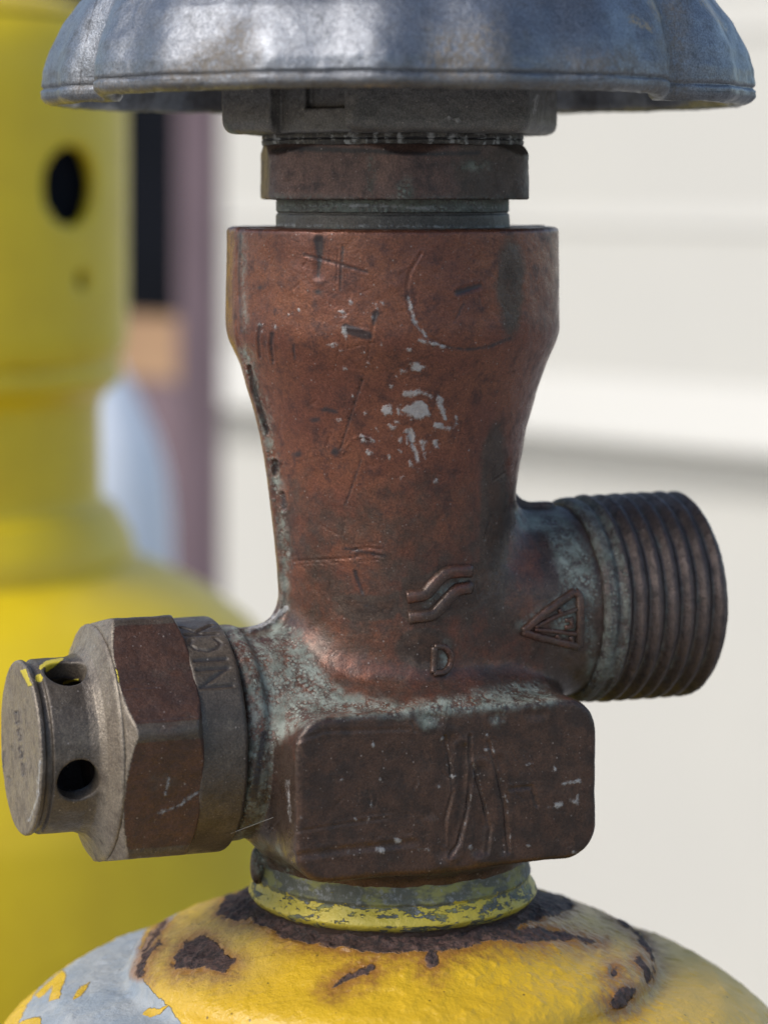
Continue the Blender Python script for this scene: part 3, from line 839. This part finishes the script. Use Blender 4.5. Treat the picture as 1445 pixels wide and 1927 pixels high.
at = {'dark': field(pq, ok, [('p', [(300, 150), (360, 105), (440, 40), (470, 40), (475, 150), (600, 150), (430, 168), (250, 170)]), ('p', [(810, 60), (930, 40), (960, 165), (800, 165)]), ('l', [(150, 165), (1240, 165)], 18), ('e', 1130, 120, 60, 26), ('l', [(1262, 20), (1275, 170)], 30)]),
      'pale': field(pq, ok, [('l', [(148, 180), (155, 120), (170, 40), (186, -10)], 3.0), ('l', [(700, 128), (560, 138)], 2.5), ('l', [(895, 151), (1090, 153), (1140, 148)], 3), ('l', [(150, 143), (300, 150), (480, 149)], 2), ('l', [(1285, 172), (1400, 173)], 2.5)]),
      'paint': field(pq, ok, [('l', [(1190, 35), (1225, 55)], 16, 10), ('l', [(1222, 0), (1240, 34)], 12, 8), ('l', [(1320, 0), (1365, 55)], 9, 6), ('e', 705, 168, 40, 8)])}
hw = obj('handwheel', p, f, M['wheel'], cyl, at)
def hub(p):
    x, y, h = p[:, 0], p[:, 1], -p[:, 2]
    d = None
    for k in range(3):
        an = radians(-43 + 30 + 60 * k)
        e = np.abs(x * cos(an) + y * sin(an)) - 288
        d = e if d is None else smax(d, e, 16)
    d = smax(d, h + 96, 26); d = smax(d, -220 - h, 6)
    # notch in the left front face
    an = radians(-133); a = x * cos(an) + y * sin(an); s_ = -x * sin(an) + y * cos(an)
    nt_ = np.maximum(np.maximum(np.abs(s_ - 56) - 92, 260 - a), -60)
    d = smax(d, -nt_, 5)
    n2 = np.maximum(np.maximum(np.abs(s_ - 84) - 60, 244 - a), np.abs(h + 168) - 27)
    d = smax(d, -n2, 5)
    return d
v, q = sdf_mesh(hub, (-345, -345, 90), (345, 345, 226), 6.0, 1)
n = vnormals(v, q); v = v + n * (fbm(v, 40, 3) * 1.2 + fbm(v + 300, 9, 2) * .6)[:, None]
ok = facing(v, n); pq = proj(v)
at = {'pale': field(pq, ok, [('l', [(1010, 180), (1004, 212)], 7, 3), ('e', 845, 220, 5, 4), ('e', 860, 226, 4, 3)]), 'tone': np.zeros(len(v)), 'verd': field(pq, ok, [('l', [(425, 240), (440, 256), (500, 258)], 14)])}
obj('hub', v, q, M['hub'], hw, at)

# ---- neck ring
w, t, r, f, p = vlathe(rounded([(1228, 225), (1236, 251), (1276, 256), (1284, 259), (1290, 255), (1297, 258), (1312, 268), (1320, 271), (1326, 267), (1334, 258), (1345, 256), (1360, 255)], 3), 3, 720, .9, 20)
at = {'dark': np.where(w > 1330, (w - 1330) * .8, -60), 'tone': np.clip((w - 1282) / 50, -.08, .26)}
obj('neck_ring', p, f, M['ring'], cyl, at)

# ---- shell
DP = np.array([(250, 1338), (270, 1346), (300, 1354), (350, 1376), (400, 1399), (440, 1412), (464, 1422), (482, 1433), (492, 1447), (496, 1466), (508, 1476), (560, 1484), (620, 1499), (680, 1536), (730, 1580), (770, 1632), (800, 1688), (818, 1764), (826, 1850), (828, 1950), (828, 2200), (828, 10900), (810, 10990), (300, 11000)], float)
a1 = resample(rounded(DP[:19], 9, 4), 4.0); a2 = DP[19:]
pr = np.concatenate([a1, a2])
nth = 1300
tt = np.linspace(0, 2 * pi, nth, endpoint=False)
R_ = np.repeat(pr[:, 0], nth); H_ = np.repeat(pr[:, 1], nth); T_ = np.tile(tt, len(pr))
p = np.stack([R_ * np.cos(T_), R_ * np.sin(T_), -H_], -1); f = grid_faces(len(pr), nth, True)
nn = vnormals(p, f)
if nn[:nth * 10, 2].mean() < 0: f = f[:, ::-1]; nn = -nn
ok = facing(p, nn) & (H_ < 2100); pq = proj(p)
RUST = [('p', [(325, 1812), (345, 1772), (385, 1758), (408, 1775), (424, 1796), (442, 1806), (425, 1830), (385, 1822), (330, 1828)]),
        ('p', [(408, 1722), (430, 1668), (470, 1636), (500, 1680), (525, 1735), (485, 1728), (445, 1735)]), ('l', [(480, 1715), (540, 1748), (640, 1768), (740, 1776), (860, 1770), (950, 1745), (1010, 1690)], 34),
        ('p', [(985, 1655), (1015, 1640), (1050, 1670), (1085, 1704), (1050, 1722), (1000, 1735), (960, 1750)]), ('p', [(900, 1768), (960, 1752), (1010, 1742), (1060, 1752), (1138, 1773), (1115, 1776), (1040, 1768), (985, 1775)]),
        ('l', [(625, 1858), (650, 1840), (697, 1822)], 5, 16), ('l', [(1132, 1697), (1158, 1718), (1180, 1740)], 15), ('l', [(1192, 1745), (1210, 1770), (1222, 1790)], 12), ('l', [(1222, 1790), (1232, 1825), (1222, 1850)], 5), ('l', [(1203, 1808), (1218, 1828), (1222, 1846)], 18, 12),
        ('p', [(1146, 1886), (1154, 1868), (1180, 1854), (1197, 1860), (1190, 1882), (1172, 1896), (1152, 1900)]), ('e', 1156, 1828, 7, 9), ('e', 812, 1805, 14, 16), ('l', [(262, 1830), (272, 1800), (300, 1775)], 16, 10), ('l', [(270, 1790), (310, 1735)], 7)]
PRIM = [('p', [(5, 1960), (30, 1915), (60, 1880), (80, 1852), (130, 1805), (200, 1764), (286, 1712), (330, 1690), (300, 1722), (272, 1755), (258, 1800), (262, 1832), (288, 1866), (320, 1895), (340, 1925), (345, 1960)]),
        ('l', [(258, 1810), (290, 1760), (330, 1715), (400, 1668), (450, 1642)], 14, 8)]
LEFT = [('p', [(66, 1874), (90, 1848), (118, 1826), (126, 1834), (112, 1878), (92, 1884), (100, 1856), (76, 1878)]), ('p', [(136, 1882), (146, 1862), (172, 1846), (155, 1874)]), ('p', [(268, 1908), (278, 1896), (302, 1898), (318, 1890), (300, 1910), (282, 1914)]),
        ('p', [(30, 1927), (50, 1918), (76, 1912), (80, 1940), (20, 1940)]), ('p', [(0, 1910), (60, 1856), (70, 1862), (20, 1950), (0, 1950)]), ('l', [(120, 1800), (60, 1860), (10, 1910)], 16)]
rust = field(pq, ok, RUST); prim = field(pq, ok, PRIM)
lump = (fbm(p, 42, 3) * 1.4 + np.maximum(fbm(p + 640, 20, 2) - .25, 0) * 2.6) * (H_ < 2000)
rr_ = np.clip((rust + 6) / 8, 0, 1)
p = p + nn * (lump + rr_ * (fbm(p + 77, 26, 4) * 4.5 - 1.0) + np.clip((rust + 22) / 20, 0, 1) * (1 - rr_) * fbm(p + 33, 16, 3) * 2.0)[:, None]
tone = field(pq, ok, [('e', 380, 1745, 150, 110), ('e', 1200, 1720, 130, 90), ('e', 1330, 1830, 120, 120)])
at = {'dark': rust, 'verd': prim, 'paint': field(pq, ok, LEFT), 'tone': np.clip((tone + 40) / 100, 0, 1)}
obj('shell', p, f, M['shell'], cyl, at)

# ---- strand of cobweb from the relief valve to the body
def tube(path, rad, m=6):
    P = resample(path, 12); T = np.gradient(P, axis=0); T /= np.linalg.norm(T, axis=1)[:, None]
    B = np.cross(T, [0, 0.2, 1.0]); B /= np.linalg.norm(B, axis=1)[:, None]; Nn = np.cross(B, T)
    a = np.linspace(0, 2 * pi, m, endpoint=False)
    V = (P[:, None] + rad * (np.cos(a)[None, :, None] * B[:, None] + np.sin(a)[None, :, None] * Nn[:, None])).reshape(-1, 3)
    return V, grid_faces(len(P), m, True)
pA, _ = hit(515, 1538)
pB = pA + np.array([-75, -5, -27.]); pC = np.array([-352, -190, -1196.])
V, F = tube([pA, pB, pC], .7)
o = obj('cobweb_strand', V, F, M['silk'])
o['label'] = 'thin grey cobweb strand stretched from the hexagonal fitting to the brass block'; o['category'] = 'cobweb'

# ================================================================ things behind
def back(px, py, Y):
    k = D / (D + Y); return np.array([CX + (px - 722.5) / k, Y, (350 - py) / k])

def bg_cylinder(name, label, px, Y, prof, mat, group=None):
    """prof: (py at the axis depth, radius in picture units at that depth)"""
    k = D / (D + Y)
    c = back(px, 350, Y)
    t = thing(name, label, 'gas cylinder', W([c[0], c[1], -GROUND]).tolist(), group)
    P = [((y - 350) / k, r / k) for y, r in prof] 
    return t, c, k, P
def revolve_at(c, P, nth, r=12, step=None):
    pr = rounded(P, r, 4); tt = np.linspace(0, 2 * pi, nth, endpoint=False)
    R_ = np.repeat(pr[:, 1], nth); H_ = np.repeat(pr[:, 0], nth); T_ = np.tile(tt, len(pr))
    p = np.stack([c[0] + R_ * np.cos(T_), c[1] + R_ * np.sin(T_), -H_], -1); f = grid_faces(len(pr), nth, True)
    nn = vnormals(p, f)
    if ((p[:, :2] - c[:2]) * nn[:, :2]).sum() < 0: f = f[:, ::-1]
    return p, f
YB = 5200.0
PXB = -215
t2, c, k, P = bg_cylinder('gas_cylinder', 'clean bright yellow gas cylinder behind, out of focus, wearing a tall drilled valve cap', PXB, YB,
    [(672, 5), (672, 440), (700, 446), (718, 440), (745, 408), (765, 402), (930, 404), (945, 408), (955, 430), (1010, 462), (1040, 468), (1056, 466), (1075, 520), (1120, 610), (1180, 690), (1280, 770), (1420, 815), (1600, 830)], M['bgyellow'], 'yellow gas cylinders')
P = P + [(GROUND - 60, 830 / k), (GROUND, 800 / k), (GROUND, 100)]
p, f = revolve_at(c, P, 220, 40)
obj('shell', p, f, M['bgyellow'], t2)
# valve cap: a closed tube with round holes
Rg = 455 / k; zt = 352 / k; zbm = -(705 - 350) / k
HOLES = [(-33, (350 - 350) / k, 72 / k), (-29, -(520 - 350) / k, 17 / k), (139, 0, 64 / k), (49, 0, 64 / k), (-131, 0, 64 / k)]
def cap(p):
    x, y, z = p[:, 0] - c[0], p[:, 1] - c[1], p[:, 2]
    r = np.hypot(x, y)
    o = smax(smax(r - Rg, z - zt, 330), zbm - z, 170)
    i = smax(smax(r - (Rg - 50), z - (zt - 60), 300), zbm - 200 - z, 5)
    d = smax(o, -i, 10)
    for a, zz, rr in HOLES:
        e = np.array([cos(radians(a)), sin(radians(a))])
        tx = x * -e[1] + y * e[0]; dp = x * e[0] + y * e[1]
        d = smax(d, -smax(np.hypot(tx, z - zz) - rr, -dp, 5), 12)
    return d
v, q = sdf_mesh(cap, (c[0] - Rg - 30, c[1] - Rg - 30, zbm - 30), (c[0] + Rg + 30, c[1] + Rg + 30, zt + 30), 22, 0)
capo = obj('valve_cap', v, q, M['bgyellow'], t2)
# black sleeve in the cap, its colour stands in for shade behind the holes
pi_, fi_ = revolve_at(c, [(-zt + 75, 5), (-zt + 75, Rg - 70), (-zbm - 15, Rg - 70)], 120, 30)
obj('cap_shade', pi_, fi_[:, ::-1], M['black'], capo)

YC = 15000.0
t3, c3, k3, P3 = bg_cylinder('gas_cylinder', 'pale blue white cylinder with a domed shoulder, blurred, standing behind the clean yellow cylinder', 165, YC,
    [(640, 3), (645, 40), (690, 66), (760, 105), (830, 135), (900, 152), (980, 160), (1100, 162)], M['bgblue'])
P3 = P3 + [(GROUND - 80, 162 / k3), (GROUND, 150 / k3), (GROUND, 50)]
p, f = revolve_at(c3, P3, 120, 60)
obj('shell', p, f, M['bgblue'], t3)

# ---- house wall: direction along the wall, nearer on the right
WA = np.array([-2477., 33730.]); WB = np.array([4490., 26460.])
e = (WB - WA) / np.linalg.norm(WB - WA); wn = np.array([e[1], -e[0]])         # towards the camera side
if wn[1] > 0: wn = -wn
def wall_pt(s, out, z): 
    b = WA + e * s + wn * out; return np.array([b[0], b[1], z])
def extrude(prof, s0, s1):
    """prof: list of (out, z), closed"""
    n = len(prof); V = [wall_pt(s0, o, z) for o, z in prof] + [wall_pt(s1, o, z) for o, z in prof]
    F = [(i, (i + 1) % n, n + (i + 1) % n, n + i) for i in range(n)] + [tuple(range(n))[::-1], tuple(range(n, 2 * n))]
    return np.array(V), F
base = wall_pt(6000, 0, -GROUND)
house = thing('house_wall', 'cream white clapboard house wall, blurred, filling the right of the background', 'wall', W(base).tolist())
kr = .155
S0, S1 = 90.0, 16000.0
def zpy(py): return -(py - 350) / kr
# lapped boards: bottoms at the picture heights 70, 430, 760
lap = [(-650, -290), (-290, 70), (70, 430), (430, 835)]
for a, b in lap:
    zt_, zb_ = zpy(a), zpy(b)
    last = (b == 835)
    th_ = 440 if last else 70
    pr_ = [(-200, zt_ + 60), (20, zt_ + 60), (24, zt_ - 40), (30 if last else 30, zb_ + (760 if last else 260)), (th_, zb_ + (60 if last else 30)), (th_, zb_)] + ([(th_ * .55, zb_ - 130), (th_ * .2, zb_ - 330), (-40, zb_ - 600), (-200, zb_ - 600)] if last else [(-200, zb_)])
    V, F = extrude(pr_, S0, S1)
    obj('siding_board', V, F, M['siding'], house, smooth=False)
zlow = zpy(835)
V, F = extrude([(-200, zlow - 604), (-40, zlow - 604), (-40, -GROUND), (-200, -GROUND)], S0, S1)
obj('wall_panel', V, F, M['siding'], house, smooth=False)
# dark doorway and timber threshold left of the wall, in the same plane
V, F = extrude([(-700, 6000), (-640, 6000), (-640, zpy(655)), (-700, zpy(655))], -6500, 60)
dd_ = obj('door_glass', V, F, M['black'], house, smooth=False)
V, F = extrude([(-700, zpy(655) - 4), (-250, zpy(655) - 4), (-250, zpy(800)), (-700, zpy(800))], -6500, 60)
obj('door_sill', V, F, M['timber'], house, smooth=False)
V, F = extrude([(-700, zpy(800) - 4), (-300, zpy(800) - 4), (-300, -GROUND), (-700, -GROUND)], -6500, -60)
obj('door_base', V, F, M['mauve'], house, smooth=False)

def rbox(c0, hx, hy, z0, z1, bev=40):
    c0 = np.asarray(c0)
    ring = [(-hx + bev, -hy), (hx - bev, -hy), (hx, -hy + bev), (hx, hy - bev), (hx - bev, hy), (-hx + bev, hy), (-hx, hy - bev), (-hx, -hy + bev)]
    V = [(c0[0] + x, c0[1] + y, z) for z in (z0, z1) for x, y in ring]
    F = [(i, (i + 1) % 8, 8 + (i + 1) % 8, 8 + i) for i in range(8)] + [tuple(range(8))[::-1], tuple(range(8, 16))]
    return np.array(V), F
YP = 29000.0
kp = D / (D + YP); cp = back(377, 350, YP)
V, F = rbox((cp[0], cp[1]), 40 / kp, 40 / kp, -GROUND, 8000, 60)
o = obj('porch_post', V - 0, F, M['mauve'], None, smooth=False, origin=W([cp[0], cp[1], -GROUND]))
o['label'] = 'mauve painted square post, blurred, between the dark doorway and the cream wall'; o['category'] = 'post'

# ---- ground
G = 400000.0
V = np.array([(-G, -G, -GROUND), (G, -G, -GROUND), (G, G, -GROUND), (-G, G, -GROUND)])
o = obj('ground', V, [(0, 1, 2, 3)], M['ground'], None, smooth=False); o['kind'] = 'structure'
